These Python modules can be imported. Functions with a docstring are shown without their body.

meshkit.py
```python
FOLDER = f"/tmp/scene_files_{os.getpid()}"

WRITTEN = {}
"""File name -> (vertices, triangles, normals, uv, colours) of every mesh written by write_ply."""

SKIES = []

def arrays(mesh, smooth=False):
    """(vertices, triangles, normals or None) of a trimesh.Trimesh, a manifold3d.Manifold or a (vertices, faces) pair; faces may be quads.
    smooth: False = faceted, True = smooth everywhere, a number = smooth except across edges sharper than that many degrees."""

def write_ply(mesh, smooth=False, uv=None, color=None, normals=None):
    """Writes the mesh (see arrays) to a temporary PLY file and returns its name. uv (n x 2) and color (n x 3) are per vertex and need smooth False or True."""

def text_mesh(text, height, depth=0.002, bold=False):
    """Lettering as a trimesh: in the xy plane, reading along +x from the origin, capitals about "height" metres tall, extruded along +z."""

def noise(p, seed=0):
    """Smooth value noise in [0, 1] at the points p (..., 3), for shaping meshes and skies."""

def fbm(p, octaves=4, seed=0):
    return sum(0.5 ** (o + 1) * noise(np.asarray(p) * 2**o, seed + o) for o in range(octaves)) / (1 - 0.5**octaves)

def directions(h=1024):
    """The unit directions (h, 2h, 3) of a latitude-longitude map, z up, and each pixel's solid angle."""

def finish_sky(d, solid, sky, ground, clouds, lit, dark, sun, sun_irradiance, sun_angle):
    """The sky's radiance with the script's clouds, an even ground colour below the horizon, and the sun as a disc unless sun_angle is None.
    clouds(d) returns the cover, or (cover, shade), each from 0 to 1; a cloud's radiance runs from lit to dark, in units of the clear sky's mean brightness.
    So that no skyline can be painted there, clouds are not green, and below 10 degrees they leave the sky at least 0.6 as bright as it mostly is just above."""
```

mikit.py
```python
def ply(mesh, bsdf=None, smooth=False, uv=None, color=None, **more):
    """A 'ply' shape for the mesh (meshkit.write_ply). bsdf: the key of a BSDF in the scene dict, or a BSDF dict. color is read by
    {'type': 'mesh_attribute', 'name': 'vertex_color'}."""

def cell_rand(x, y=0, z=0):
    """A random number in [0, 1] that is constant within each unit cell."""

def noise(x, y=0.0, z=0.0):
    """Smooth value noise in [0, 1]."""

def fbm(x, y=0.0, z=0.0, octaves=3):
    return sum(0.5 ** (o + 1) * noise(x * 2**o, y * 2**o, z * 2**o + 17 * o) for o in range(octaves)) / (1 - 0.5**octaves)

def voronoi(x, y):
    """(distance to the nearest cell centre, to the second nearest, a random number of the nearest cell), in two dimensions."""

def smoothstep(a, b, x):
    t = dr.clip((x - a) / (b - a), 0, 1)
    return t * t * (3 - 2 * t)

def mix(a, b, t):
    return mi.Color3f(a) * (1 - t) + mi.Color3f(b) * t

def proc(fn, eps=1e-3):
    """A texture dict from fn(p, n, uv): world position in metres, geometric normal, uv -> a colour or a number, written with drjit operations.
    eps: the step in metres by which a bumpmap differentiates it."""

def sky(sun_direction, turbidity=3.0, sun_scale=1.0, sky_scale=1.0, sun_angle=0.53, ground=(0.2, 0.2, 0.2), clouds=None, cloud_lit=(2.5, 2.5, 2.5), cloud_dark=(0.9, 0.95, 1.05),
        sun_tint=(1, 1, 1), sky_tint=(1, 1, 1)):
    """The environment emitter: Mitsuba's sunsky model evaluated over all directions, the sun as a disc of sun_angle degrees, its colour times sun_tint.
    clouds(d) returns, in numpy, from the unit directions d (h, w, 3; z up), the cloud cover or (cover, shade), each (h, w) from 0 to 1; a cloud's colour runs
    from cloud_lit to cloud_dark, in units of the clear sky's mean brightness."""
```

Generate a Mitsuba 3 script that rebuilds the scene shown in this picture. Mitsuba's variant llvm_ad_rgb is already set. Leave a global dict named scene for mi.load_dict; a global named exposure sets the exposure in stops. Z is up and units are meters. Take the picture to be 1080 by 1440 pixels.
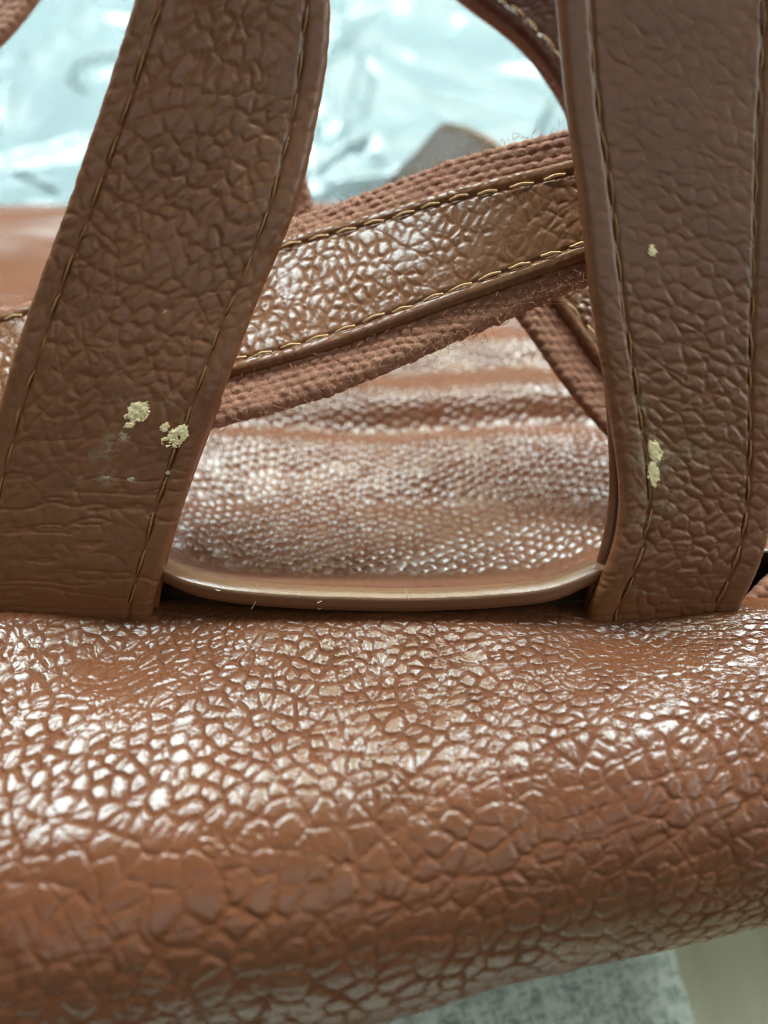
import math
import numpy as np, trimesh, mitsuba as mi, mikit, meshkit
import drjit as dr
from scipy.interpolate import CubicSpline, LinearNDInterpolator
from scipy.spatial import cKDTree
from mikit import ply, proc

T = mi.ScalarTransform4f
scene, labels = {}, {}

# ------------------------------------------------------------------ camera, light, exposure
CAM = np.array([0.0, 0.0, 0.72])
PITCH = math.radians(45)
FWD = np.array([0, math.cos(PITCH), -math.sin(PITCH)])
UP = np.array([0, math.sin(PITCH), math.cos(PITCH)])
FOC = 1060.0
scene['camera'] = {
    'type': 'thinlens', 'fov': 2 * math.degrees(math.atan(540 / FOC)), 'fov_axis': 'x',
    'to_world': T().look_at(origin=CAM.tolist(), target=(CAM + FWD).tolist(), up=[0, 0, 1]),
    'aperture_radius': 0.0020, 'focus_distance': 0.1555, 'near_clip': 0.01, 'far_clip': 60.0}
exposure = 0.0


def lamp(key, centre, size, radiance, label, cat):
    """a lit rectangle facing the bag"""
    centre = np.array(centre, float)
    aim = np.array([0, 0.1, 0.58])
    tw = T().look_at(origin=centre.tolist(), target=aim.tolist(), up=[0, 0, 1]) @ T().scale([size[0] / 2, size[1] / 2, 1])
    scene[key] = {'type': 'rectangle', 'to_world': tw,
                  'emitter': {'type': 'area', 'radiance': {'type': 'rgb', 'value': list(radiance)}}}
    labels[key] = {'label': label, 'category': cat}


COOL = np.array([0.82, 1.0, 1.01])
lamp('window', (-0.78, 1.22, 2.12), (0.92, 0.95), 22.0 * COOL, 'left pane of cool daylit window beyond the bag', 'window')
lamp('window_001', (0.78, 1.22, 2.12), (0.92, 0.95), 22.0 * COOL, 'right pane of cool daylit window beyond the bag', 'window')
lamp('window_002', (2.1, -0.10, 1.80), (2.2, 1.5), 2.6 * COOL, 'wide dim side window to the right of the bag', 'window')
lamp('curtain', (0.05, 1.85, 1.50), (1.3, 0.5), np.array([2.0, 1.95, 1.5]), 'pale curtain glowing with daylight below the windows', 'curtain')
lamp('curtain_001', (0.02, 1.25, 2.14), (0.58, 0.95), np.array([6.2, 6.3, 4.4]), 'narrow pale curtain glowing between the two window panes', 'curtain')
lamp('window_003', (0.25, -1.6, 2.45), (2.2, 1.2), 0.9 * COOL, 'dim window high behind the camera', 'window')
scene['room_light'] = {'type': 'constant', 'radiance': {'type': 'rgb', 'value': [0.13, 0.125, 0.10]}}


# ------------------------------------------------------------------ helpers
def at(px, py, depth):
    """the point seen at pixel (px, py) of the photograph at that distance along the view axis"""
    px, py, depth = (np.asarray(a, float) for a in (px, py, depth))
    X, V = (px - 540) / FOC * depth, (py - 720) / FOC * depth
    return CAM + depth[..., None] * FWD + X[..., None] * np.array([1.0, 0, 0]) - V[..., None] * UP


def sstep(a, b, x):
    t = np.clip((x - a) / (b - a), 0, 1)
    return t * t * (3 - 2 * t)


def n2(x, y, freq, octaves=3, seed=0):
    return meshkit.fbm(np.stack([x * freq, y * freq, x * 0 + 3.7], -1), octaves, seed)


def darts(x0, x1, y0, y1, rfun, seed, jitter=0.42, tries=9):
    """points with a spacing that varies from place to place"""
    rng = np.random.default_rng(seed)
    gx, gy = np.meshgrid(np.linspace(x0, x1, 12), np.linspace(y0, y1, 12))
    rr = rfun(gx, gy)
    if np.ptp(rr) < 1e-9:                                    # even spacing: a jittered hexagonal grid
        c = float(rr.flat[0]) * 0.93
        i, j = np.meshgrid(np.arange(int((x1 - x0) / c) + 2), np.arange(int((y1 - y0) / (c * .866)) + 2), indexing='ij')
        p = np.stack([x0 + (i + 0.5 * (j % 2)) * c, y0 + j * .866 * c], -1).reshape(-1, 2)
        return p + rng.uniform(-jitter, jitter, p.shape) * c
    n = int(tries * (x1 - x0) * (y1 - y0) / np.median(rr) ** 2)
    c = np.stack([rng.uniform(x0, x1, n), rng.uniform(y0, y1, n)], 1)
    r = rfun(c[:, 0], c[:, 1]) * rng.uniform(0.72, 1.12, n)
    big = r.max()
    grid, keep = {}, []
    for (x, y), q in zip(c.tolist(), r.tolist()):
        gi, gj = int(x // big), int(y // big)
        if all((u - x) ** 2 + (v - y) ** 2 > q * q for a in (-1, 0, 1) for b in (-1, 0, 1) for u, v in grid.get((gi + a, gj + b), ())):
            grid.setdefault((gi, gj), []).append((x, y))
            keep.append((x, y))
    return np.array(keep)


def cells(s, w, rfun, seed, jitter=0.42):
    pts = darts(s.min() - .01, s.max() + .01, w.min() - .01, w.max() + .01, rfun, seed, jitter)
    d, i = cKDTree(pts).query(np.stack([s.ravel(), w.ravel()], 1), k=2)
    p = pts[i[:, 0]]
    th = np.arctan2(s.ravel() - p[:, 0], w.ravel() - p[:, 1])
    return d[:, 0].reshape(s.shape), d[:, 1].reshape(s.shape), i[:, 0].reshape(s.shape), th.reshape(s.shape)


def leather(s, w, cell, depth, seed, stretch=(1, 1), fine=1.0, creases=1.0, second=0.7, shoulder=0.6, rfun=None, warp=0.42, dome=0.08, tilt=0.16, plateau=1.0, power=1.7, jitter=0.42):
    """relief in metres of pebbled leather at surface coordinates s, w (metres); 0 is the top of a pebble"""
    a = s / stretch[0] + warp * cell * (n2(s, w, 0.6 / cell, 3, seed) - 0.5) * 2.4
    b = w / stretch[1] + warp * cell * (n2(s, w, 0.6 / cell, 3, seed + 7) - 0.5) * 2.4
    rf = rfun or (lambda x, y: np.full_like(x, cell))
    d1, d2, idx, th = cells(a, b, rf, seed, jitter)
    loc = rf(a, b)
    gap = (d2 - d1) / loc
    amp = np.clip(-0.25 + 2.3 * n2(s, w, 0.6 / cell, 3, seed + 3), 0.12, 1.3)
    rg = np.random.default_rng(seed + 8)
    lift, tx, ty = rg.uniform(-0.2, 0.1, idx.max() + 1), rg.normal(0, tilt, idx.max() + 1), rg.normal(0, tilt, idx.max() + 1)
    g = np.clip(gap / shoulder, 0, 1)
    top = sstep(0, 0.9, g)
    h = -plateau * ((1 - g) ** power) * amp + (lift[idx] + (tx[idx] * np.cos(th) + ty[idx] * np.sin(th)) * d1 / loc) * top
    h += -dome * np.clip(d1 / loc, 0, 1) ** 2
    rnd = np.random.default_rng(seed + 1).uniform(0, 6.28, idx.max() + 1)
    k = np.random.default_rng(seed + 2).integers(6, 13, idx.max() + 1)
    wav = np.cos(th * k[idx] + rnd[idx] + 7 * n2(s, w, 1 / cell, 2, seed + 4))
    h -= fine * 0.16 * np.clip(wav, 0, 1) ** 2 * sstep(0.15, 0.5, d1 / loc) * (1 - 0.5 * (1 - g) ** 4)
    if second:
        e1, e2, _, _ = cells(a + 0.37 * cell, b, lambda x, y: rf(x, y) * 0.75, seed + 20)
        g = np.clip((e2 - e1) / loc / (shoulder * 0.6), 0, 1)
        h -= second * 0.42 * (1 - g) ** power * sstep(0.36, 0.62, n2(s, w, 0.6 / cell, 2, seed + 5))
    if creases:
        for j, al in enumerate((0.55, -0.62, 1.45)):
            sp = (1.7, 1.9, 1.5)[j] * cell
            ph = (w * math.cos(al) + s * math.sin(al)) / sp + 2.6 * (n2(s, w, 0.2 / cell, 3, seed + 30 + j) - 0.5)
            c = np.abs(ph - np.round(ph)) * sp / (0.20 * cell)
            h -= creases * 0.5 * np.clip(1 - c, 0, 1) ** power * sstep(0.36, 0.62, n2(s, w, 0.3 / cell, 2, seed + 40 + j))
    h += fine * 0.14 * (n2(s, w, 4.2 / cell, 3, seed + 6) - 0.5)
    return h * depth


def grid_faces(n, m, wrap=False):
    i, j = np.meshgrid(np.arange(n - 1), np.arange(m if wrap else m - 1), indexing='ij')
    j2 = (j + 1) % m
    q = np.stack([i * m + j, (i + 1) * m + j, (i + 1) * m + j2, i * m + j2], -1).reshape(-1, 4)
    return np.vstack([q[:, [0, 1, 2]], q[:, [0, 2, 3]]])


def grid_normals(P):
    du, dv = np.gradient(P, axis=0), np.gradient(P, axis=1)
    n = np.cross(du, dv)
    return n / np.maximum(np.linalg.norm(n, axis=-1, keepdims=True), 1e-12)


def put(key, mesh, bsdf, smooth=True, uv=None, color=None, **lab):
    scene[key] = ply(mesh, bsdf, smooth=smooth, uv=uv, color=color)
    if lab:
        labels[key] = lab


def numbered(key):
    if key not in scene:
        return key
    k = 1
    while f'{key}_{k:03d}' in scene:
        k += 1
    return f'{key}_{k:03d}'


def tint(base, s, w, seed, amount=0.16, freq=90):
    """dye that took unevenly: lighter and darker, redder and yellower by place"""
    v = n2(s, w, freq, 3, seed) - 0.5
    u = n2(s, w, freq * 0.4, 2, seed + 50) - 0.5
    c = np.asarray(base)[None, :] * (1 + amount * 2 * v.reshape(-1, 1))
    c[:, 1] *= 1 + 0.35 * amount * 2 * u.ravel()
    return np.clip(c, 0.003, 0.95)


def spaced(a, b, lo, hi, fine, coarse):
    """samples from a to b, fine between lo and hi, coarse outside"""
    out = [np.arange(lo, hi, fine)]
    if a < lo:
        out.insert(0, np.arange(a, lo - coarse / 2, coarse))
    if b > hi:
        out.append(np.arange(hi, b + coarse / 2, coarse))
    return np.concatenate(out)


class Ribbon:
    """a strap given by its two edges; frame(s, w) is the point at s metres along and w metres from the left edge"""

    def __init__(self, left, right):
        L, R = np.array(left), np.array(right)
        mid = (L + R) / 2
        t = np.r_[0, np.cumsum(np.linalg.norm(np.diff(mid, axis=0), axis=1))]
        self.L, self.R, self.length = CubicSpline(t, L), CubicSpline(t, R), t[-1]

    def width(self, s):
        return np.linalg.norm(self.R(s) - self.L(s), axis=-1)

    def frame(self, s):
        l, r = self.L(s), self.R(s)
        wd = r - l
        wd /= np.linalg.norm(wd, axis=-1, keepdims=True)
        tg = self.L(s, 1) + self.R(s, 1)
        tg -= (tg * wd).sum(-1, keepdims=True) * wd
        tg /= np.linalg.norm(tg, axis=-1, keepdims=True)
        n = np.cross(wd, tg)
        n *= np.sign(-(n * (l - CAM)).sum(-1, keepdims=True))
        return l, wd, tg, n

    def point(self, s, a, lift=0.0):
        s = np.asarray(s, float)
        l, wd, tg, n = self.frame(s)
        a = np.asarray(a)[..., None] if np.ndim(a) else a
        te = self.L(s, 1) * (1 - a) + self.R(s, 1) * a
        te -= (te * n).sum(-1, keepdims=True) * n
        te /= np.linalg.norm(te, axis=-1, keepdims=True)
        return l + wd * self.width(s)[..., None] * a + n * lift, wd, te, n

    def mesh(self, r, fine, height, lift=0.0, inset=(0.0, 0.0), coarse_back=6, span=None, r2=None):
        """closed strap, thickness 2r with round edges; height(s, w, W) is the relief of its face. Returns mesh, uv, (s, w) per vertex."""
        s0, s1 = span or (0, self.length)
        s = np.linspace(s0, s1, max(8, int((s1 - s0) / fine)))
        W = self.width(s) - inset[0] - inset[1]
        wm = W.mean()
        nf = max(8, int((wm - 2 * r) / fine))
        f = np.linspace(0, 1, nf)
        ang = np.linspace(0, np.pi, max(6, int(np.pi * r / (fine * 1.5))))
        rv = r if r2 is None else r2
        # across: face left to right, right round edge, back, left round edge
        fw = np.concatenate([f * 0 + 0, 0 * ang[1:-1] + 1, np.linspace(1, 0, coarse_back) * 0 + 2, 0 * ang[1:-1] + 3]).astype(int)
        par = np.concatenate([f, ang[1:-1], np.linspace(1, 0, coarse_back), ang[1:-1]])
        off, hh = np.zeros((len(s), len(par))), np.zeros((len(s), len(par)))
        Wc = W[:, None]
        for kind in range(4):
            m = fw == kind
            p = par[m][None]
            if kind == 0:
                off[:, m], hh[:, m] = r + p * (Wc - 2 * r), 0
            elif kind == 1:
                off[:, m], hh[:, m] = Wc - r + r * np.sin(p), -rv + rv * np.cos(p)
            elif kind == 2:
                off[:, m], hh[:, m] = r + p * (Wc - 2 * r), -2 * rv
            else:
                off[:, m], hh[:, m] = r - r * np.sin(p), -rv - rv * np.cos(p)
        sg = np.repeat(s[:, None], len(par), 1)
        face = (fw == 0) | ((fw == 1) & (par < 1.8)) | ((fw == 3) & (par > 1.34))
        top = np.where(face)[0]
        h = np.zeros_like(off)
        coat = np.ones_like(off)
        h[:, top] = height(sg[:, top], off[:, top], np.repeat(Wc, len(top), 1))
        if hasattr(height, 'coat'):
            coat[:, top] = height.coat
        l, wd, tg, n = self.frame(s)
        nn = np.zeros((len(s), len(par), 3))
        dirh = np.where(fw == 0, 1.0, np.where(fw == 1, np.cos(par), np.where(fw == 3, -np.cos(par), -1)))
        dirw = np.where(fw == 1, np.sin(par), np.where(fw == 3, -np.sin(par), 0.0))
        nn = n[:, None] * dirh[None, :, None] + wd[:, None] * dirw[None, :, None]
        P = l[:, None] + wd[:, None] * (off + inset[0])[..., None] + n[:, None] * (hh + lift)[..., None] + nn * h[..., None]
        v = P.reshape(-1, 3)
        fc = grid_faces(len(s), len(par), wrap=True)
        nb = len(par)
        caps = []
        for base, flip in ((0, False), ((len(s) - 1) * nb, True)):
            # end caps: a strip of quads between face and back
            c = len(v)
            v = np.vstack([v, v[base:base + nb].mean(0)])
            i = np.arange(nb)
            tri = np.stack([base + i, base + (i + 1) % nb, i * 0 + c], 1)
            caps.append(tri[:, ::-1] if flip else tri)
        fc = np.vstack([fc, *caps])
        m_ = trimesh.Trimesh(v, fc, process=False)
        if m_.volume < 0:
            fc = fc[:, ::-1]
        sv = np.r_[sg.ravel(), s0, s1]
        wv = np.r_[(off + inset[0]).ravel(), 0, 0]
        wv2 = np.r_[(off + inset[0] - hh).ravel(), 0, 0]
        uv = np.stack([np.r_[coat.ravel(), 1, 1], 10 * sv + 3.7 * wv2], 1) if hasattr(height, 'coat') else np.stack([sv, wv2], 1) * 10
        return (v, fc), uv, sv, wv


def groove(w, W, at_, depth=0.0005, width=0.0005):
    return -depth * (np.exp(-((w - at_) / width) ** 2) + np.exp(-((W - w - at_) / width) ** 2))


# ------------------------------------------------------------------ materials
def micro(scale, f1=4200.0, f2=1700.0):
    def fn(p, n, uv):
        return mikit.noise(p.x * f1, p.y * f1, p.z * f1) * 0.5 + mikit.noise(p.x * f2, p.y * f2, p.z * f2)
    return proc(fn, eps=1e-4)


MICRO = micro(1)


def leather_bsdf(rough, spec=0.5, coat=0.0, bump=4e-5, sheen=0.0):
    inner = {'type': 'principled', 'base_color': {'type': 'mesh_attribute', 'name': 'vertex_color'},
             'roughness': rough, 'specular': spec, 'clearcoat': coat, 'clearcoat_gloss': 0.6, 'sheen': sheen}
    if bump:
        inner = {'type': 'bumpmap', 'arbitrary': MICRO, 'scale': bump, 'bsdf': inner}
    return {'type': 'twosided', 'bsdf': inner}


def finished(rough, spec, crease_rough=0.68, crease_spec=0.16):
    """leather whose glossy topcoat lies on the pebbles (uv.x = 1) and not in the creases between them (uv.x = 0)"""
    sides = [leather_bsdf(r, sp, bump=0)['bsdf'] for r, sp in ((crease_rough, crease_spec), (rough, spec))]
    return {'type': 'twosided', 'bsdf': {'type': 'blendbsdf', 'weight': COAT, 'a': sides[0], 'b': sides[1]}}


COAT = proc(lambda p, n, uv: dr.clip(uv.x, 0, 1))
scene['leather_gloss'] = finished(0.25, 0.64)
scene['leather_worn'] = finished(0.36, 0.6, 0.5, 0.38)
scene['leather_satin'] = finished(0.31, 0.5)
scene['leather_matte'] = leather_bsdf(0.6, 0.25, 0.0, bump=0)
scene['leather_panel'] = finished(0.24, 0.7)
scene['webbing_cotton'] = leather_bsdf(0.85, 0.2, 0, bump=1.2e-4, sheen=0.6)
scene['edge_paint'] = leather_bsdf(0.24, 0.65, 0.0, bump=2e-5)
scene['thread'] = {'type': 'twosided', 'bsdf': {'type': 'principled', 'base_color': {'type': 'rgb', 'value': [0.60, 0.37, 0.17]}, 'roughness': 0.5, 'specular': 0.5}}
scene['thread_dark'] = {'type': 'twosided', 'bsdf': {'type': 'principled', 'base_color': {'type': 'rgb', 'value': [0.22, 0.105, 0.035]}, 'roughness': 0.55, 'specular': 0.4}}
scene['lint'] = {'type': 'twosided', 'bsdf': {'type': 'principled', 'base_color': {'type': 'rgb', 'value': [0.75, 0.66, 0.5]}, 'roughness': 0.6}}
scene['fibre'] = {'type': 'twosided', 'bsdf': {'type': 'principled', 'base_color': {'type': 'rgb', 'value': [0.34, 0.15, 0.08]}, 'roughness': 0.7}}
scene['glue'] = {'type': 'twosided', 'bsdf': {'type': 'bumpmap', 'arbitrary': MICRO, 'scale': 2e-4, 'bsdf': {'type': 'principled', 'base_color': {'type': 'rgb', 'value': [0.85, 0.71, 0.40]}, 'roughness': 0.7}}}
scene['scuff'] = {'type': 'twosided', 'bsdf': {'type': 'principled', 'base_color': {'type': 'rgb', 'value': [0.36, 0.29, 0.19]}, 'roughness': 0.6}}
scene['print_ink'] = {'type': 'twosided', 'bsdf': {'type': 'principled', 'base_color': {'type': 'rgb', 'value': [0.02, 0.05, 0.05]}, 'roughness': 0.5}}
scene['plastic'] = leather_bsdf(0.16, 0.6, 0.2, bump=0)
scene['plastic']['bsdf']['base_color'] = {'type': 'mesh_attribute', 'name': 'vertex_color'}

BROWN = (0.132, 0.043, 0.017)
BROWN_STRAP = (0.172, 0.063, 0.025)
BROWN_PANEL = (0.150, 0.054, 0.026)
WEB = (0.29, 0.130, 0.082)

# ------------------------------------------------------------------ floor and cushion
fx, fy = np.meshgrid(np.linspace(-3, 3, 40), np.linspace(-3, 4, 40), indexing='ij')


def planks(p, n, uv):
    row = dr.floor(p.x / 0.12)
    g = mikit.fbm(p.x * 60, p.y * 4 + row * 7.3, 0, 4)
    tone = 0.75 + 0.4 * mikit.cell_rand(row, dr.floor(p.y / 0.9 + row * 0.37), 1)
    seam = mikit.smoothstep(0.0, 0.03, dr.abs(p.x / 0.12 - row - 0.5) * -1 + 0.5)
    return mikit.mix((0.30, 0.27, 0.17), (0.50, 0.45, 0.30), g) * tone * (0.4 + 0.6 * seam)


scene['wood_floor'] = {'type': 'twosided', 'bsdf': {'type': 'principled', 'base_color': proc(planks), 'roughness': 0.4}}
put('floor', (np.stack([fx, fy, fx * 0], -1).reshape(-1, 3), grid_faces(40, 40)), 'wood_floor', smooth=False, kind='structure')


def cushion():
    """grey woven seat: a rounded slab with a soft corner near the camera's right"""
    from shapely.geometry import Polygon
    poly = Polygon([(-0.75, -0.35), (0.125, -0.35), (0.099, 0.02), (0.092, 0.16), (0.32, 0.5), (0.75, 0.9), (0.75, 2.0), (-1.3, 2.0), (-1.3, 0.2)]).buffer(-0.02).buffer(0.02)
    n, r = 900, 0.022
    e = poly.exterior
    base = np.array([e.interpolate(t, normalized=True).coords[0] for t in np.linspace(0, 1, n, endpoint=False)])
    tg = np.roll(base, -1, 0) - np.roll(base, 1, 0)
    tg /= np.linalg.norm(tg, axis=1, keepdims=True)
    inward = np.stack([-tg[:, 1], tg[:, 0]], 1) * (1 if e.is_ccw else -1)
    rings = [np.c_[base + inward * 0.004, np.full(n, CUSH_TOP - 0.11)]]
    for a in np.linspace(0, np.pi / 2, 9):
        rings.append(np.c_[base + inward * r * (1 - math.cos(a)), np.full(n, CUSH_TOP - r + r * math.sin(a))])
    V = np.array(rings)
    v = V.reshape(-1, 3)
    f = grid_faces(len(rings), n, wrap=True)
    c = len(v)
    v = np.vstack([v, [[-0.2, 0.4, CUSH_TOP]]])
    i = np.arange(n)
    f = np.vstack([f, np.stack([(len(rings) - 1) * n + i, (len(rings) - 1) * n + (i + 1) % n, i * 0 + c], 1)])
    return v, f


CUSH_TOP = CAM[2] - 0.262


def weave_colour(p, n, uv):
    a, b = p.x * 0.97 + p.y * 0.24, p.y * 0.97 - p.x * 0.24
    u, v = a * 1050 + 0.5 * mikit.noise(a * 90, b * 90), b * 1050 + 0.5 * mikit.noise(a * 80, b * 100, 4)
    iu, iv = dr.floor(u), dr.floor(v)
    odd = (iu + iv) * 0.5 - dr.floor((iu + iv) * 0.5) > 0.25
    along = mikit.cell_rand(iu, dr.floor(v / 3.5 + 3 * mikit.cell_rand(iu, 1)), 2)
    across = mikit.cell_rand(dr.floor(u / 3.5 + 3 * mikit.cell_rand(iv, 2)), iv, 5)
    t = dr.select(odd, along, across) * 0.85 + 0.25 * mikit.noise(a * 300, b * 300)
    return mikit.mix((0.30, 0.36, 0.30), (0.86, 0.89, 0.77), mikit.smoothstep(0.2, 0.75, t))


def weave_height(p, n, uv):
    a, b = p.x * 0.97 + p.y * 0.24, p.y * 0.97 - p.x * 0.24
    u, v = a * 1050 * 3.14159, b * 1050 * 3.14159
    return dr.abs(dr.sin(u)) * dr.abs(dr.sin(v)) + 0.6 * mikit.noise(a * 700, b * 700)


scene['grey_weave'] = {'type': 'twosided', 'bsdf': {'type': 'bumpmap', 'arbitrary': proc(weave_height, 2e-4), 'scale': 4e-4,
                       'bsdf': {'type': 'principled', 'base_color': proc(weave_colour), 'roughness': 0.9, 'sheen': 0.4, 'specular': 0.2}}}
put('seat_cushion', cushion(), 'grey_weave', smooth=50, label='pale grey woven fabric seat cushion under the leather bag', category='cushion')

# ------------------------------------------------------------------ crumpled plastic beyond the bag
px_ = np.arange(-0.75, 0.75, 0.004)
py_ = np.arange(0.30, 1.75, 0.004)
X, Y = np.meshgrid(px_, py_, indexing='ij')
rng = np.random.default_rng(5)
Z = 0.022 * (n2(X, Y, 2.4, 2, 61) - 0.3)
for spacing, amp in ((0.17, 0.026), (0.07, 0.013), (0.03, 0.004)):          # film creased into flat facets
    m = int(1.6 * 1.55 / spacing ** 2)
    q = np.c_[rng.uniform(-0.85, 0.85, m), rng.uniform(0.2, 1.85, m)]
    q = np.vstack([q, [[-2, -1], [2, -1], [2, 3], [-2, 3]]])
    ang = rng.uniform(0.3, 0.9)
    Z += LinearNDInterpolator(q * [1.0, 0.75], rng.uniform(0, amp, len(q)))(X, Y * 0.75)
wx, wy = X + 0.02 * (n2(X, Y, 6, 2, 62) - .5), Y + 0.02 * (n2(X, Y, 6, 2, 63) - .5)
for k in range(240):                                    # sharp thin folds running every way
    a = rng.uniform(0, np.pi)
    cx, cy, ln = rng.uniform(-0.6, 0.6), rng.uniform(0.3, 1.6), rng.uniform(0.04, 0.15)
    u = (wx - cx) * np.cos(a) + (wy - cy) * np.sin(a)
    v = -(wx - cx) * np.sin(a) + (wy - cy) * np.cos(a)
    amp = rng.uniform(0.003, 0.010) * np.exp(-(u / ln) ** 2)
    Z += amp * np.maximum(0, 1 - np.abs(v) / rng.uniform(0.005, 0.012))
edge = np.minimum(np.minimum(X + 0.75, 0.75 - X), np.minimum(Y - 0.30, 1.75 - Y))
Z = CUSH_TOP + 0.012 + (Z + 0.055) * sstep(0, 0.12, edge)
show = sstep(0.50, 0.62, n2(X, Y, 2.6, 2, 66)).reshape(-1, 1)
pc = (1 - show) * np.array([0.205, 0.26, 0.275]) + show * np.array([0.25, 0.265, 0.215])
plastic_z = lambda x, y: Z[np.clip(np.round((x + .75) / .004).astype(int), 0, len(px_) - 1), np.clip(np.round((y - .30) / .004).astype(int), 0, len(py_) - 1)]
put('plastic_sheet', (np.stack([X, Y, Z], -1).reshape(-1, 3), grid_faces(*X.shape)), 'plastic', color=pc,
    label='crumpled pale blue plastic sheet lying beyond the bag', category='plastic sheet')


def tube(path, r, sides=5, closed_ends=True):
    path = np.asarray(path, float)
    n = len(path)
    t = np.gradient(path, axis=0)
    t /= np.linalg.norm(t, axis=1, keepdims=True) + 1e-12
    ref = np.array([0.31, 0.22, 0.92])
    a = np.cross(t, ref); a /= np.linalg.norm(a, axis=1, keepdims=True) + 1e-12
    b = np.cross(t, a)
    th = np.arange(sides) * 2 * np.pi / sides
    rr = np.broadcast_to(r, (n,))
    v = path[:, None] + rr[:, None, None] * (a[:, None] * np.cos(th)[None, :, None] + b[:, None] * np.sin(th)[None, :, None])
    f = grid_faces(n, sides, wrap=True)
    v = np.vstack([v.reshape(-1, 3), path[:1], path[-1:]])
    i = np.arange(sides)
    f = np.vstack([f, np.stack([i, (i + 1) % sides, i * 0 + n * sides], 1), np.stack([(n - 1) * sides + (i + 1) % sides, (n - 1) * sides + i, i * 0 + n * sides + 1], 1)])
    return v, f


def join(parts):
    vs, fs, k = [], [], 0
    for v, f in parts:
        vs.append(v); fs.append(f + k); k += len(v)
    return np.vstack(vs), np.vstack(fs)


def on_plastic(pix):
    """the plastic's points under these pixels"""
    out = []
    for x, y in pix:
        d = at(x, y, 1.0) - CAM
        z = CUSH_TOP + 0.05
        for _ in range(6):
            p = CAM + d * ((z - CAM[2]) / d[2])
            z = float(plastic_z(p[0], p[1]))
        out.append(p + [0, 0, 0.001])
    return np.array(out)


for pix in ([(100, 108), (108, 122), (122, 131)], [(100, 108), (112, 94), (128, 84), (150, 80), (166, 81)], [(20, 243), (40, 251), (62, 263), (82, 270)], [(758, 185), (764, 172), (770, 160), (774, 150)]):
    c = on_plastic(pix)
    tt = np.linspace(0, 1, 20)
    p = CubicSpline(np.linspace(0, 1, len(c)), c)(tt)
    p[:, 2] = np.maximum(p[:, 2], [plastic_z(q[0], q[1]) + .0008 for q in p])
    put(numbered('plastic_sheet__printed_mark'), tube(p, 0.0011), 'print_ink')

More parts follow.
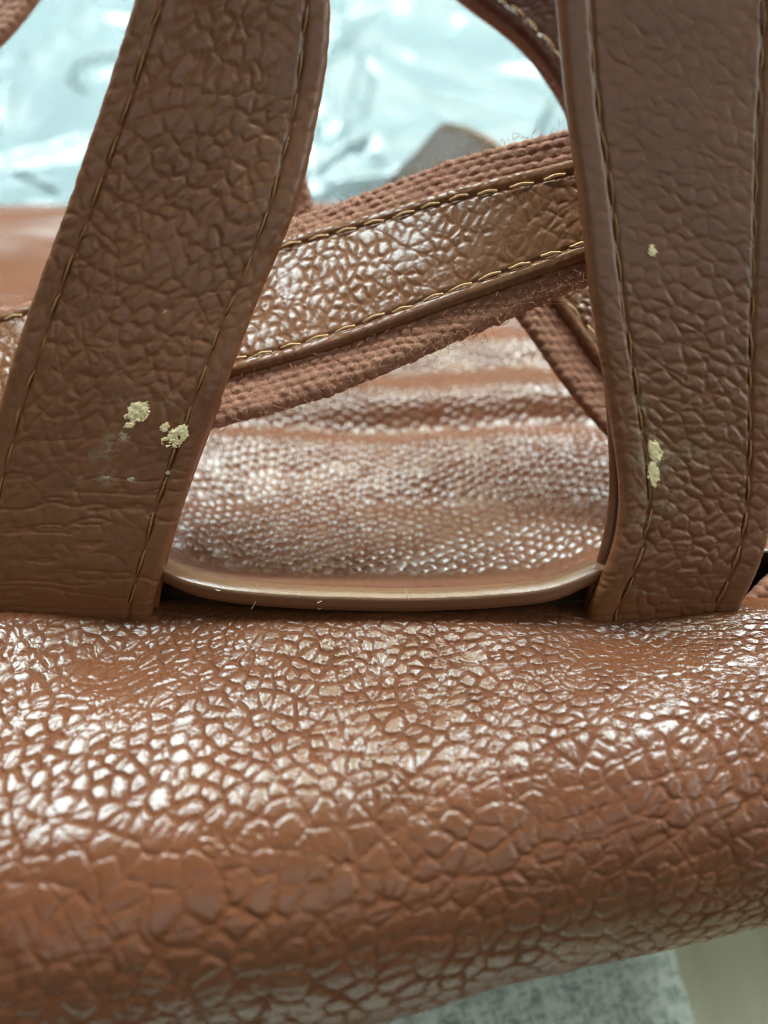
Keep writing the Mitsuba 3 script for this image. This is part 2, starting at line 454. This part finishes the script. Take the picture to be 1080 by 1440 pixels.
# ------------------------------------------------------------------ the bag: front roll
xs = spaced(-0.16, 0.16, -0.082, 0.084, 0.00024, 0.003)
nt = 600


def roll_surface(xs, nt):
    yc = np.interp(xs, [-0.16, -0.075, 0.0, 0.018, 0.058, 0.085, 0.16], [0.041, 0.0450, 0.0568, 0.0621, 0.0696, 0.0755, 0.083])
    yc = np.convolve(np.pad(yc, 40, mode='edge'), np.ones(81) / 81, mode='valid')
    R, o = 0.028, yc * 0
    top = -0.1264 + 0.0042 * ((0.0978 - yc) / 0.038)
    ctrl = [np.stack([o + y, o + z], -1) for y, z in ((0.116, -0.1530), (0.1055, -0.1325), (0.0978, -0.1264))]
    for f in (0.33, 0.7):
        ctrl.append(np.stack([0.0978 + (yc - 0.0978) * f, -0.1264 + (top + 0.1264) * f ** 0.9], -1))
    for a in np.radians([0, 15, 30, 45, 60, 75, 90, 106, 124]):
        ctrl.append(np.stack([yc - R * np.sin(a), top - R + R * np.cos(a)], -1))
    for y, z in ((-0.010, -0.185), (-0.006, -0.215), (0.004, -0.2612)):
        ctrl.append(np.stack([yc + y, o + z], -1))
    C = np.array(ctrl)                                          # k, x, 2
    ref = C[:, len(xs) // 2]
    t = np.r_[0, np.cumsum(np.linalg.norm(np.diff(ref, axis=0), axis=1))]
    tt = spaced(0, t[-1], t[1], t[13], (t[13] - t[1]) / nt, 0.0015)
    Q = CubicSpline(t, C, axis=0)(tt)                           # t, x, 2
    P = np.stack([np.broadcast_to(xs, Q.shape[:2]), Q[..., 0], Q[..., 1] + CAM[2]], -1)
    return P, tt, t


P, tt, tk = roll_surface(xs, nt)
S, W = np.meshgrid(tt, xs, indexing='ij')
# slow swells: the leather bulges between the straps and is pulled in below each of them
N = grid_normals(P)
N *= np.sign(N[:, :, 2:3].mean())
low = 0.0016 * (n2(S, W, 45, 2, 11) - 0.5) + 0.0007 * (n2(S, W, 120, 2, 12) - 0.5)
for x0 in (-0.052, 0.050):
    low -= 0.0044 * np.exp(-((W - x0) / 0.018) ** 2 - ((S - tk[2] - 0.006) / 0.011) ** 2)
P = P + N * low[..., None]
N = grid_normals(P)
N *= np.sign(N[:, :, 2:3].mean())


def roll_cell(a, b):
    k = sstep(tk[4], tk[7], a)
    left = sstep(0.04, -0.06, b)
    return 0.0025 + 0.0009 * k + 0.0008 * k * left + 0.0003 * sstep(tk[3], tk[5], a)


h = leather(S, W, 0.0036, 0.00031, 101, shoulder=0.40, tilt=0.1, fine=1.3, power=1.3, dome=0.10, rfun=roll_cell, creases=1.0, second=0.8)
coat = sstep(-0.85, -0.30, h / 0.00031)
h *= (0.55 + 0.45 * sstep(tk[2], tk[3], S)) * (1 - 0.1 * sstep(tk[5], tk[8], S))
P = P + N * h[..., None]
put('leather_bag__front_panel', (P.reshape(-1, 3), grid_faces(*S.shape)), 'leather_gloss', uv=np.stack([coat.ravel(), 10 * S.ravel() + 3.7 * W.ravel()], 1),
    color=tint(BROWN, S, W, 13), label='thick rounded front edge of grainy brown leather')
labels['leather_bag'] = {'label': 'brown pebbled leather bag with stitched handle straps and cotton webbing', 'category': 'bag'}

# ------------------------------------------------------------------ back panel with its painted lip
lipx = np.array([-90, 60, 150, 222, 262, 300, 400, 500, 600, 720, 790, 838, 900, 1000, 1170])
lipy = np.array([758, 763, 772, 794, 813, 823, 834, 838, 839, 832, 820, 800, 788, 778, 772])
lipd = np.array([.172, .168, .164, .1595, .157, .1555, .1545, .1543, .1543, .1548, .156, .158, .162, .166, .170])
LIP = at(lipx, lipy, lipd)
lip = CubicSpline(LIP[:, 0], LIP[:, 1:])

xs2 = spaced(-0.30, 0.30, -0.075, 0.075, 0.00036, 0.004)
vs2 = np.concatenate([np.arange(0, 0.132, 0.00036), np.arange(0.132, 0.40, 0.0012)])
V2, X2 = np.meshgrid(vs2, xs2, indexing='ij')
xc = np.clip(X2, LIP[0, 0], LIP[-1, 0])
ly, lz = lip(xc)[..., 0], lip(xc)[..., 1]
Y2 = ly + V2
yy = Y2
flat = np.interp(yy, [0.09, 0.11, 0.14, 0.17, 0.20, 0.24, 0.28, 0.315, 0.34, 0.36, 0.40], [-.1225, -.1320, -.1365, -.1335, -.1340, -.1375, -.140, -.1365, -.142, -.158, -.235]) + CAM[2]
flat = np.apply_along_axis(lambda c: np.convolve(np.pad(c, 12, mode='edge'), np.hanning(25) / np.hanning(25).sum(), mode='valid'), 0, flat)
k = sstep(0, 0.016, V2)
Z2 = (lz - 0.0004) * (1 - k) + flat * k
rip = 0.0015 * np.cos((yy - 0.1835 + 0.004 * (n2(X2, Y2, 25, 2, 21) - .5)) / 0.0290 * 2 * np.pi) * sstep(0.160, 0.178, yy) * sstep(0.25, 0.23, yy)
rip -= 0.0016 * np.exp(-((yy - 0.1705 - 0.02 * X2) / 0.005) ** 2)
rip += (0.0030 * (n2(X2 * 0.5, Y2, 60, 2, 22) - 0.5) + 0.0050 * (n2(X2, Y2, 22, 2, 23) - 0.5)) * sstep(0.008, 0.03, V2)
P2 = np.stack([X2, Y2, Z2 + rip], -1)
N2 = grid_normals(P2)
N2 *= np.sign(N2[..., 2:3].mean())
h2 = leather(V2, X2, 0.0030, 0.00046, 202, creases=0.0, second=0.0, fine=0.03, shoulder=0.8, dome=0.8, warp=0.15, tilt=0.05, plateau=0.7, power=1.5, jitter=0.3) * (0.35 + 0.65 * sstep(0.006, 0.02, V2)) * sstep(0.150, 0.125, V2) * sstep(0.082, 0.074, np.abs(X2))
coat2 = sstep(-1.0, -0.35, h2 / 0.00046)
P2 = P2 + N2 * h2[..., None]
put('leather_bag__back_panel', (P2.reshape(-1, 3), grid_faces(*V2.shape)), 'leather_panel', uv=np.stack([coat2.ravel(), 10 * V2.ravel() + 3.7 * X2.ravel()], 1),
    color=tint(BROWN_PANEL, V2, X2, 24), label='rippled panel of fine pebbled leather behind the straps')

# the lip: a rounded painted edge along the front of that panel
lx = np.linspace(-0.100, 0.073, 900)
c = np.stack([lx, lip(lx)[:, 0], lip(lx)[:, 1]], -1)
tg = np.gradient(c, axis=0); tg /= np.linalg.norm(tg, axis=1, keepdims=True)
back = np.cross(np.array([0, 0, 1.0]), tg); back /= np.linalg.norm(back, axis=1, keepdims=True)
upv = np.cross(tg, back)
sec = [(0.0044, -0.0052), (0.0032, -0.0012), (0.0024, -0.0001), (0.0016, 0.0004), (0.0006, 0.0006), (-0.0001, 0.0006)] + [(-0.0006 - 0.0009 * math.sin(a), -0.0006 + 0.0012 * math.cos(a)) for a in np.linspace(0.2, 1.5, 8)] + \
      [(-0.0016, -0.0014), (-0.0016, -0.0018), (-0.0015, -0.0023)] + [(-0.0006 - 0.0008 * math.cos(a), -0.0028 - 0.0008 * math.sin(a)) for a in np.linspace(0.3, 1.57, 5)] + [(0.0050, -0.0038)]
sec = np.array(sec)
wob = 0.00016 * (n2(lx[:, None] + 0 * sec[None, :, 0], sec[None, :, 1] + 0 * lx[:, None], 300, 3, 31) - 0.5)
pp = c[:, None] + back[:, None] * (sec[None, :, 0:1] + wob[..., None]) + upv[:, None] * (sec[None, :, 1:2] + wob[..., None])
sg, wg = np.meshgrid(lx, np.arange(len(sec)) * 0.0004, indexing='ij')
put('leather_bag__panel_lip', (pp.reshape(-1, 3), grid_faces(len(lx), len(sec))), 'edge_paint', uv=np.stack([sg.ravel(), wg.ravel()], 1) * 10,
    color=tint((0.18, 0.083, 0.041), sg, wg, 33, 0.12), label='tan painted edge curving between the two straps')

# dark leather wall of the seam below the lip
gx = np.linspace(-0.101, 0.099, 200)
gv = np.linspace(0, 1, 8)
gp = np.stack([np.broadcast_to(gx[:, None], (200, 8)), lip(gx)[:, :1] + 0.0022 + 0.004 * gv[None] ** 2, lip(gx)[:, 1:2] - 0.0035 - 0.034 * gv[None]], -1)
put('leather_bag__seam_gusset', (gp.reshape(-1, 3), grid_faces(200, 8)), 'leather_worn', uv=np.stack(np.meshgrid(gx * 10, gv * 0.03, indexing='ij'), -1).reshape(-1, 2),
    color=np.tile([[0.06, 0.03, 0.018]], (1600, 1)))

# ------------------------------------------------------------------ stitches
ts = np.linspace(0, 1, 9)


def stitch_mesh(length, r):
    """one thread stitch along +y, its ends diving into the leather"""
    p = np.stack([0.18 * r * np.sin(ts * 9), (ts - 0.5) * length, r * (1.4 * np.sin(np.pi * ts) - 0.75)], -1)
    return tube(p, r * (0.75 + 0.3 * np.sin(np.pi * ts)), 6)


STITCH = {}


def stitches(holder, rib, margin, side, pitch, length, r, lift, bsdf, seed, span=None, slant=0.0):
    """a row of stitches along a strap, each an entry of its own"""
    rng = np.random.default_rng(seed)
    key0 = (length, r, bsdf)
    if key0 not in STITCH:
        STITCH[key0] = ply(stitch_mesh(length, r), bsdf, smooth=True)
    s0, s1 = span or (pitch, rib.length - pitch)
    for s in np.arange(s0, s1, pitch):
        s = s + rng.normal(0, pitch * 0.04)
        W = float(rib.width(s))
        a = margin / W if side == 0 else 1 - margin / W
        p, wd, tg, n = rib.point(s, a + rng.normal(0, 0.00016) / W, lift + rng.normal(0, 0.00012))
        ang = slant + rng.normal(0, 0.07)
        y = tg * math.cos(ang) + np.cross(n, tg) * math.sin(ang)
        x = np.cross(y, n)
        sc = rng.uniform(0.9, 1.08)
        M = np.eye(4)
        M[:3, 0], M[:3, 1], M[:3, 2], M[:3, 3] = x, y * sc, n, p
        k = numbered(holder + '__stitch')
        scene[k] = {**STITCH[key0], 'to_world': T(M)}


def strap_relief(cell, depth, seed, margin, stretch=(1, 1), edge_fade=True, profile=None, bend=None, **kw):
    def fn(s, w, W):
        h = leather(s, w, cell, depth, seed, stretch=stretch, **kw)
        fn.coat = sstep(-0.85, -0.30, h / depth)
        e = np.minimum(w, W - w)
        if edge_fade:
            h = h * (0.5 + 0.5 * sstep(margin * 0.8, margin * 1.25, e))
        if profile is not None:
            h = h * profile(s, w, W)
            fn.coat = 1 - (1 - fn.coat) * profile(s, w, W)        # no creases to miss where the grain is flattened
        h += groove(w, W, margin)
        if bend:                                              # wrinkles across the strap where it bends into the seam
            q = np.abs(meshkit.fbm(np.stack([s * 300, w * 60, s * 0 + seed], -1), 3, seed + 70) - 0.5)
            h -= 0.00018 * np.clip(1 - q / 0.07, 0, 1) ** 1.5 * sstep(bend[0], bend[1], s)
        h += 0.0003 * np.clip(1 - ((e - margin * 0.5) / (margin * 0.5)) ** 2, 0, 1)      # the rolled border
        h += 0.0007 * (n2(s, w, 55, 2, seed + 60) - 0.5)
        return h
    return fn


# ------------------------------------------------------------------ the two handle straps in front
def strap_depth(y):
    return np.interp(y, [-60, 0, 820, 850, 900], [0.133, 0.135, 0.1555, 0.1580, 0.1680])


ly_ = np.array([-40, 60, 180, 300, 420, 540, 660, 760, 840, 895])
lr_ = np.array([466, 464, 444, 412, 362, 316, 272, 240, 218, 214])
ll_ = np.array([198, 168, 128, 86, 42, 4, -30, -48, -56, -58])
rr_tilt = np.array([0.006, 0.006, 0.005, 0.003, 0.0015, 0, 0, 0, 0, 0])
left = Ribbon(at(ll_, ly_ + 0.0, strap_depth(ly_)), at(lr_, ly_, strap_depth(ly_) + rr_tilt))
M1 = 0.0050
H = 'leather_bag__handle_strap'


def smooth_low(s, w, W):
    return 0.28 + 0.72 * sstep(0.105, 0.050, s)


def worn_colour(base, rib, sv, wv, seed, spots):
    c = tint(base, sv, wv, seed, 0.26, 60)
    for s0, w0, r0, col, k in spots:
        d = np.hypot(sv - s0, wv - w0) + 0.9 * r0 * (n2(sv, wv, 900, 3, seed + 9) - 0.5)
        m = (k * sstep(r0 * 1.3, r0 * 0.2, d) * sstep(0.42, 0.58, n2(sv, wv, 1400, 3, seed + 11)))[:, None]
        c = c * (1 - m) + np.array(col) * m
    return c


def find_sw(rib, px, py):
    """strap coordinates (s, w) of what is seen at a pixel"""
    d = at(px, py, 1.0) - CAM
    d /= np.linalg.norm(d)
    s = np.linspace(0, rib.length, 300)
    l, wd, tg, n = rib.frame(s)
    t = ((l - CAM) * n).sum(1) / (n @ d)
    q = CAM + d * t[:, None]
    i = np.argmin(np.abs(((q - l) * tg).sum(1)))
    return s[i], float(((q[i] - l[i]) @ wd[i]))


relief = strap_relief(0.0037, 0.00030, 303, M1, stretch=(1.25, 1), profile=smooth_low, bend=(0.075, 0.115), creases=0.8, second=0.6, fine=0.8, power=1.3, shoulder=0.45)
mesh, uv, sv, wv = left.mesh(0.0017, 0.00028, relief, coarse_back=8)
spots = [(*find_sw(left, x, y), r, (0.30, 0.25, 0.15), k) for x, y, r, k in ((165, 610, .0030, .55), (155, 635, .0022, .5), (130, 640, .0016, .4), (150, 672, .0022, .45), (185, 673, .0014, .4), (110, 675, .0011, .4), (176, 560, .0022, .3), (240, 560, .0026, .25), (245, 670, .0012, .3), (262, 590, .002, .25))]
put(H + '__leather_strip', mesh, 'leather_worn', uv=uv, color=worn_colour(BROWN_STRAP, left, sv, wv, 34, spots), label='left handle strap leather with scuffs and two pale glue spots')
stitches(H, left, M1, 1, 0.0078, 0.0056, 0.00026, -0.0003, 'thread_dark', 1)
stitches(H, left, M1, 0, 0.0078, 0.0056, 0.00026, -0.0003, 'thread_dark', 2)

ry_ = np.array([-40, 60, 160, 260, 400, 520, 620, 700, 780, 850, 895])
rl_ = np.array([782, 790, 800, 815, 832, 850, 866, 874, 862, 834, 826])
rr_ = np.array([1120, 1118, 1112, 1108, 1102, 1098, 1096, 1092, 1078, 1048, 1034])
right = Ribbon(at(rl_, ry_, strap_depth(ry_) - 0.001), at(rr_, ry_, strap_depth(ry_)))
H2 = 'leather_bag__handle_strap_001'
M2 = 0.0058


def right_profile(s, w, W):
    return 0.35 + 0.65 * sstep(0.045, 0.075, s) * (0.75 + 0.25 * sstep(0.12, 0.10, s))


relief2 = strap_relief(0.0036, 0.00032, 404, M2, stretch=(0.95, 1.1), profile=right_profile, bend=(0.09, 0.12), creases=0.8, second=0.6, fine=0.8, power=1.3, shoulder=0.45)
mesh, uv, sv, wv = right.mesh(0.0017, 0.00028, relief2, coarse_back=8)
spots = [(*find_sw(right, x, y), r, (0.30, 0.25, 0.14), k) for x, y, r, k in ((940, 650, .0045, .4), (945, 710, .003, .4), (905, 570, .0025, .5), (907, 610, .0028, .55), (908, 650, .0028, .6), (908, 690, .0028, .55), (904, 730, .0022, .5), (900, 530, .002, .4), (985, 640, .004, .25))]
put(H2 + '__leather_strip', mesh, 'leather_worn', uv=uv, color=worn_colour(BROWN_STRAP, right, sv, wv, 44, spots), label='right handle strap leather with a pale glue spot at its stitching')
stitches(H2, right, M2, 0, 0.0072, 0.0054, 0.00026, -0.0003, 'thread_dark', 3)
stitches(H2, right, M2, 1, 0.0072, 0.0054, 0.00026, -0.0003, 'thread_dark', 4)

# backing layers that show along the straps' inner edges near the seam
by = np.array([500, 560, 640, 720, 800, 860, 895])
bl = np.array([846, 853, 858, 856, 838, 820, 816])
backing = Ribbon(at(bl, by, strap_depth(by) + 0.0035), at(bl + 190, by, strap_depth(by) + 0.0035))
def plain(s, w, W):
    plain.coat = np.ones_like(s)
    return 0.00025 * (n2(s, w, 400, 3, 71) - 0.5)

mesh, uv, sv, wv = backing.mesh(0.0010, 0.0006, plain)
put(H2 + '__backing', mesh, 'leather_worn', uv=uv, color=tint((0.15, 0.05, 0.018), sv, wv, 45))
by = np.array([560, 640, 720, 800, 860, 895])
br = np.array([312, 282, 254, 232, 222, 219])
backing = Ribbon(at(br - 170, by, strap_depth(by) + 0.0035), at(br, by, strap_depth(by) + 0.0035))
mesh, uv, sv, wv = backing.mesh(0.0010, 0.0006, plain)
put(H + '__backing', mesh, 'leather_worn', uv=uv, color=tint((0.24, 0.06, 0.02), sv, wv, 46))


# ------------------------------------------------------------------ pale spots of dried glue and lint
def blob(rib, px, py, size, seed, lift=0.0001):
    """crusty patch following the strap"""
    s0, w0 = find_sw(rib, px, py)
    rng = np.random.default_rng(seed)
    g = np.linspace(-1, 1, 64)
    A, B = np.meshgrid(g, g, indexing='ij')
    rad = np.hypot(A, B) + 1.1 * (n2(A, B, 2.6, 4, seed) - 0.5) + 0.5 * (n2(A, B, 11, 2, seed + 1) - 0.5)
    hole = n2(A, B, 5.0, 2, seed + 3)
    keep = (rad < 0.72) & (hole > 0.27)
    hgt = 0.00012 * sstep(0.74, 0.35, rad) + 0.00016 * n2(A, B, 8, 3, seed + 5)
    ss, ww = s0 + A.ravel() * size[1], w0 + B.ravel() * size[0]
    l, wd, tg, n = rib.frame(ss)
    p = l + wd * ww[:, None] + n * (hgt.ravel() + lift)[:, None]
    f = grid_faces(64, 64)
    f = f[keep.ravel()[f].all(1)]
    used, inv = np.unique(f, return_inverse=True)
    top, nf = p[used], inv.reshape(-1, 3)
    # closed: a copy pushed into the leather
    e = np.sort(np.vstack([nf[:, [0, 1]], nf[:, [1, 2]], nf[:, [2, 0]]]), 1)
    de = np.vstack([nf[:, [0, 1]], nf[:, [1, 2]], nf[:, [2, 0]]])
    _, ix, ct = np.unique(e, axis=0, return_index=True, return_counts=True)
    b = de[ix[ct == 1]]
    k = len(top)
    bot = top - n[used] * 0.0011
    side = np.vstack([np.stack([b[:, 0], b[:, 0] + k, b[:, 1]], 1), np.stack([b[:, 1], b[:, 0] + k, b[:, 1] + k], 1)])
    return np.vstack([top, bot]), np.vstack([nf, side, nf[:, ::-1] + k])


for hold, rib, px, py, size, seed in ((H, left, 193, 578, (0.0031, 0.0029), 3), (H, left, 248, 613, (0.0033, 0.0031), 8), (H, left, 232, 600, (0.0013, 0.0013), 14), (H, left, 182, 598, (0.0014, 0.0010), 21),
                                      (H2, right, 921, 636, (0.0021, 0.0030), 5), (H2, right, 919, 664, (0.0016, 0.0036), 9), (H2, right, 918, 351, (0.0013, 0.0013), 12)):
    put(numbered(hold + '__glue_spot'), blob(rib, px, py, size, seed), 'glue', smooth=True)
for hold, rib, px, py, size, seed in ((H, left, 172, 612, (0.0020, 0.0026), 31), (H, left, 148, 670, (0.0014, 0.0010), 33), (H, left, 128, 641, (0.0012, 0.0011), 35), (H, left, 183, 673, (0.0011, 0.0008), 37), (H, left, 108, 676, (0.0007, 0.0006), 39), (H, left, 231, 440, (0.0006, 0.0010), 41), (H, left, 236, 666, (0.0007, 0.0006), 43)):
    put(numbered(hold + '__scuff'), blob(rib, px, py, size, seed, lift=-0.00026), 'scuff', smooth=True)


# ------------------------------------------------------------------ cotton webbing straps faced with leather
def weave(amp=0.00048, ps=0.0028, pw=0.0019, seed=0):
    def fn(s, w, W):
        w = w + 0.0011 * (n2(s, w, 260, 3, seed + 8) - 0.5)
        s = s + 0.0014 * (n2(s, w, 230, 3, seed + 9) - 0.5)
        j = np.floor(w / pw)
        so = s / ps + 0.5 * np.mod(j, 2) + 0.25 * (n2(s, w, 140, 2, seed) - 0.5)
        i = np.floor(so)
        fs, fw = so - i, w / pw - j
        r = meshkit.noise(np.stack([i * 1.7 + 0.5, j * 1.3 + 0.5, i * 0 + seed], -1))
        b = np.sqrt(np.clip(1 - (2 * fs - 1) ** 2, 0, 1)) * np.sqrt(np.clip(1 - (2 * fw - 1) ** 2, 0, 1))
        return amp * b * (0.5 + 1.0 * r) + 0.00035 * (n2(s, w, 1300, 3, seed + 2) - 0.5) + 0.0004 * (n2(s, w, 120, 2, seed + 3) - 0.5)
    return fn


def fuzz(rib, side, n, seed, length=(0.0015, 0.005), lift=0.0, inner=0.0):
    """stray cotton fibres along one edge of a webbing"""
    rng = np.random.default_rng(seed)
    out = []
    for _ in range(n):
        s = rng.uniform(0, rib.length)
        a = (0.0 if side == 0 else 1.0) + rng.normal(0, 0.02)
        a += (1 if side == 0 else -1) * inner * abs(rng.normal())
        p, wd, tg, nn = rib.point(s, a, lift + rng.uniform(-0.0025, 0.0003))
        o = (-wd if side == 0 else wd) * rng.uniform(0.2, 1) + tg * rng.normal(0, 0.9) + nn * rng.normal(0.1, 0.5)
        o /= np.linalg.norm(o)
        bend = rng.normal(0, 1, 3)
        L = rng.uniform(*length)
        q = np.linspace(0, 1, 6)[:, None]
        out.append(tube(p + o * L * q + bend * 0.35 * L * q ** 2 + rng.normal(0, 1, 3) * 0.1 * L * q ** 3, 0.000055, 3))
    return join(out)


def webbing_strap(key, rib, strip_inset, fine, cell, seed, lift=0.0002, margin=0.0032, web_fine=None, strip=True, sides=(0, 1), stitch=(0.0064, 0.0046), span=None, colour=BROWN_PANEL, label=None, stretch=(1, 1), depth=0.0004, bsdf='leather_gloss'):
    mesh, uv, sv, wv = rib.mesh(0.0016, web_fine or fine * 1.15, weave(seed=seed), lift=-0.0004)
    put(key + '__webbing', mesh, 'webbing_cotton', uv=uv, color=tint(WEB, sv, wv, seed + 4, 0.2, 400))
    if label:
        labels[key + '__webbing'] = {'label': label}
    if strip:
        a, b = (np.broadcast_to(np.atleast_1d(v), max(2, np.size(v))) for v in strip_inset)
        s = np.linspace(0, rib.length, 24)
        W = rib.width(s)
        fa = np.interp(s, np.linspace(0, rib.length, np.size(a)), np.atleast_1d(a))
        fb = np.interp(s, np.linspace(0, rib.length, np.size(b)), np.atleast_1d(b))
        L = rib.point(s, fa, 0.0016)[0]
        R = rib.point(s, 1 - fb, 0.0016)[0]
        top = Ribbon(L, R)
        rel = strap_relief(cell, depth, seed + 1, margin, stretch=stretch, creases=0.8, second=0.7)
        mesh, uv, sv, wv = top.mesh(0.0010, fine, rel)
        put(key + '__leather_strip', mesh, bsdf, uv=uv, color=tint(colour, sv, wv, seed + 5))
        for sd in sides:
            stitches(key, top, margin, sd, stitch[0], stitch[1], 0.00030, 0.0001, 'thread', seed + 6 + sd)
        return top


# the strap crossing behind the two handle straps
sx = np.array([-90, 0, 130, 270, 400, 520, 640, 740, 830, 920])
su = np.array([462, 433, 390, 345, 306, 265, 220, 192, 172, 156])
sl = np.array([690, 668, 634, 600, 566, 524, 472, 432, 394, 352])
sd_ = np.array([.1575, .1572, .1568, .1565, .1560, .1555, .1550, .1545, .1540, .1540])
cross = Ribbon(at(sx, su, sd_ + np.array([.022, .022, .022, .022, .021, .018, .010, .003, .002, .002])), at(sx, sl, sd_))
webbing_strap('leather_bag__shoulder_strap', cross, (np.array([.06, .06, .09, .12, .14, .15, .19, .21, .22, .22]), np.array([.20, .20, .195, .195, .19, .18, .165, .145, .14, .13])),
              0.00028, 0.0033, 501, stretch=(0.85, 1.25), depth=0.00024, colour=(0.155, 0.058, 0.022), bsdf='leather_satin', label='cotton webbing under the strap that crosses behind the handles')
put('leather_bag__shoulder_strap__fuzz', join([fuzz(cross, 1, 330, 77, (0.0008, 0.0030)), fuzz(cross, 0, 90, 78, (0.0005, 0.0011)), fuzz(cross, 1, 1500, 79, (0.0005, 0.0013), 0.0014, 0.08), fuzz(cross, 0, 1200, 80, (0.0005, 0.0013), 0.0014, 0.07)]), 'fibre', kind='stuff')

# the same strap's lower run, coming out below it on the right
r0 = np.array([[640, 340], [690, 395], [730, 442], [785, 520], [855, 606], [905, 655]])
r1 = r0 + np.array([[150, -120]] * 6)
rear = Ribbon(at(r0[:, 0], r0[:, 1], np.full(6, .182)), at(r1[:, 0], r1[:, 1], np.full(6, .190)))
webbing_strap('leather_bag__shoulder_strap_001', rear, (0.23, 0.08), 0.0004, 0.0031, 551, sides=(0,), colour=(0.15, 0.055, 0.022))

# strap rising at the top right, behind the right handle strap
t0_ = np.array([[560, -75], [610, -32], [652, 4], [722, 58], [772, 118], [800, 168], [828, 235]])
t1_ = t0_ + np.array([[120, -150], [128, -142], [135, -132], [150, -110], [165, -85], [175, -60], [180, -40]])
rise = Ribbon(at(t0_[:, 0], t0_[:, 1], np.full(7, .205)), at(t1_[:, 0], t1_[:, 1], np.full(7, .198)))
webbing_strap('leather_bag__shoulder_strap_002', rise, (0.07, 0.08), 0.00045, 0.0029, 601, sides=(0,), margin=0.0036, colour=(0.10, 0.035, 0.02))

# strap end in the distance, with a webbing rim
e0 = np.array([[628, 174], [642, 172], [665, 178], [700, 198], [760, 232]])
e1 = np.array([[545, 262], [565, 275], [590, 295], [640, 330], [720, 380]])
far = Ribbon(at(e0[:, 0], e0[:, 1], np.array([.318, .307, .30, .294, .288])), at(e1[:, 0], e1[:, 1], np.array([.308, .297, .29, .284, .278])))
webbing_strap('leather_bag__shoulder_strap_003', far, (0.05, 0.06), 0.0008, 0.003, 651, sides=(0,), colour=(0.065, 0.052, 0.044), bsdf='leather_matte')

# webbing in the top left corner, and two ends tucked behind the handle straps
for pts, off, dep, seed in (([[80, -55], [45, 0], [18, 34], [-25, 75]], (-95, -75), (.205, .205, .204, .203), 701), ([[395, 170], [424, 232], [438, 290], [446, 370]], (-120, 20), (.205, .206, .207, .208), 721),
                            ([[1010, 880], [1058, 842], [1100, 800], [1150, 770]], (45, 60), (.165, .166, .167, .168), 741)):
    q0 = np.array(pts, float)
    q1 = q0 + np.array(off)
    d = np.array(dep)
    wb = Ribbon(at(q0[:, 0], q0[:, 1], d), at(q1[:, 0], q1[:, 1], d + 0.004))
    mesh, uv, sv, wv = wb.mesh(0.0016, 0.0004, weave(seed=seed))
    put(numbered('leather_bag__webbing_end'), mesh, 'webbing_cotton', uv=uv, color=tint(WEB, sv, wv, seed + 4, 0.2, 400))

# ------------------------------------------------------------------ lint on the lip and the front panel
rng = np.random.default_rng(90)
out = []
for _ in range(26):
    x = rng.uniform(-0.045, 0.042)
    p = np.array([x, *lip(x)]) + [0, -0.0016 + rng.uniform(0, 0.002), rng.uniform(-0.003, 0.0008)]
    o = rng.normal(0, 1, 3) * [1, 0.5, 0.7]
    o /= np.linalg.norm(o)
    q = np.linspace(0, 1, 5)[:, None]
    L = rng.uniform(0.0006, 0.0022)
    out.append(tube(p + o * L * q + rng.normal(0, 0.3, 3) * L * q ** 2, 0.00007, 3))
put('leather_bag__panel_lip__lint', join(out), 'lint', kind='stuff', label='pale lint caught on the painted edge')
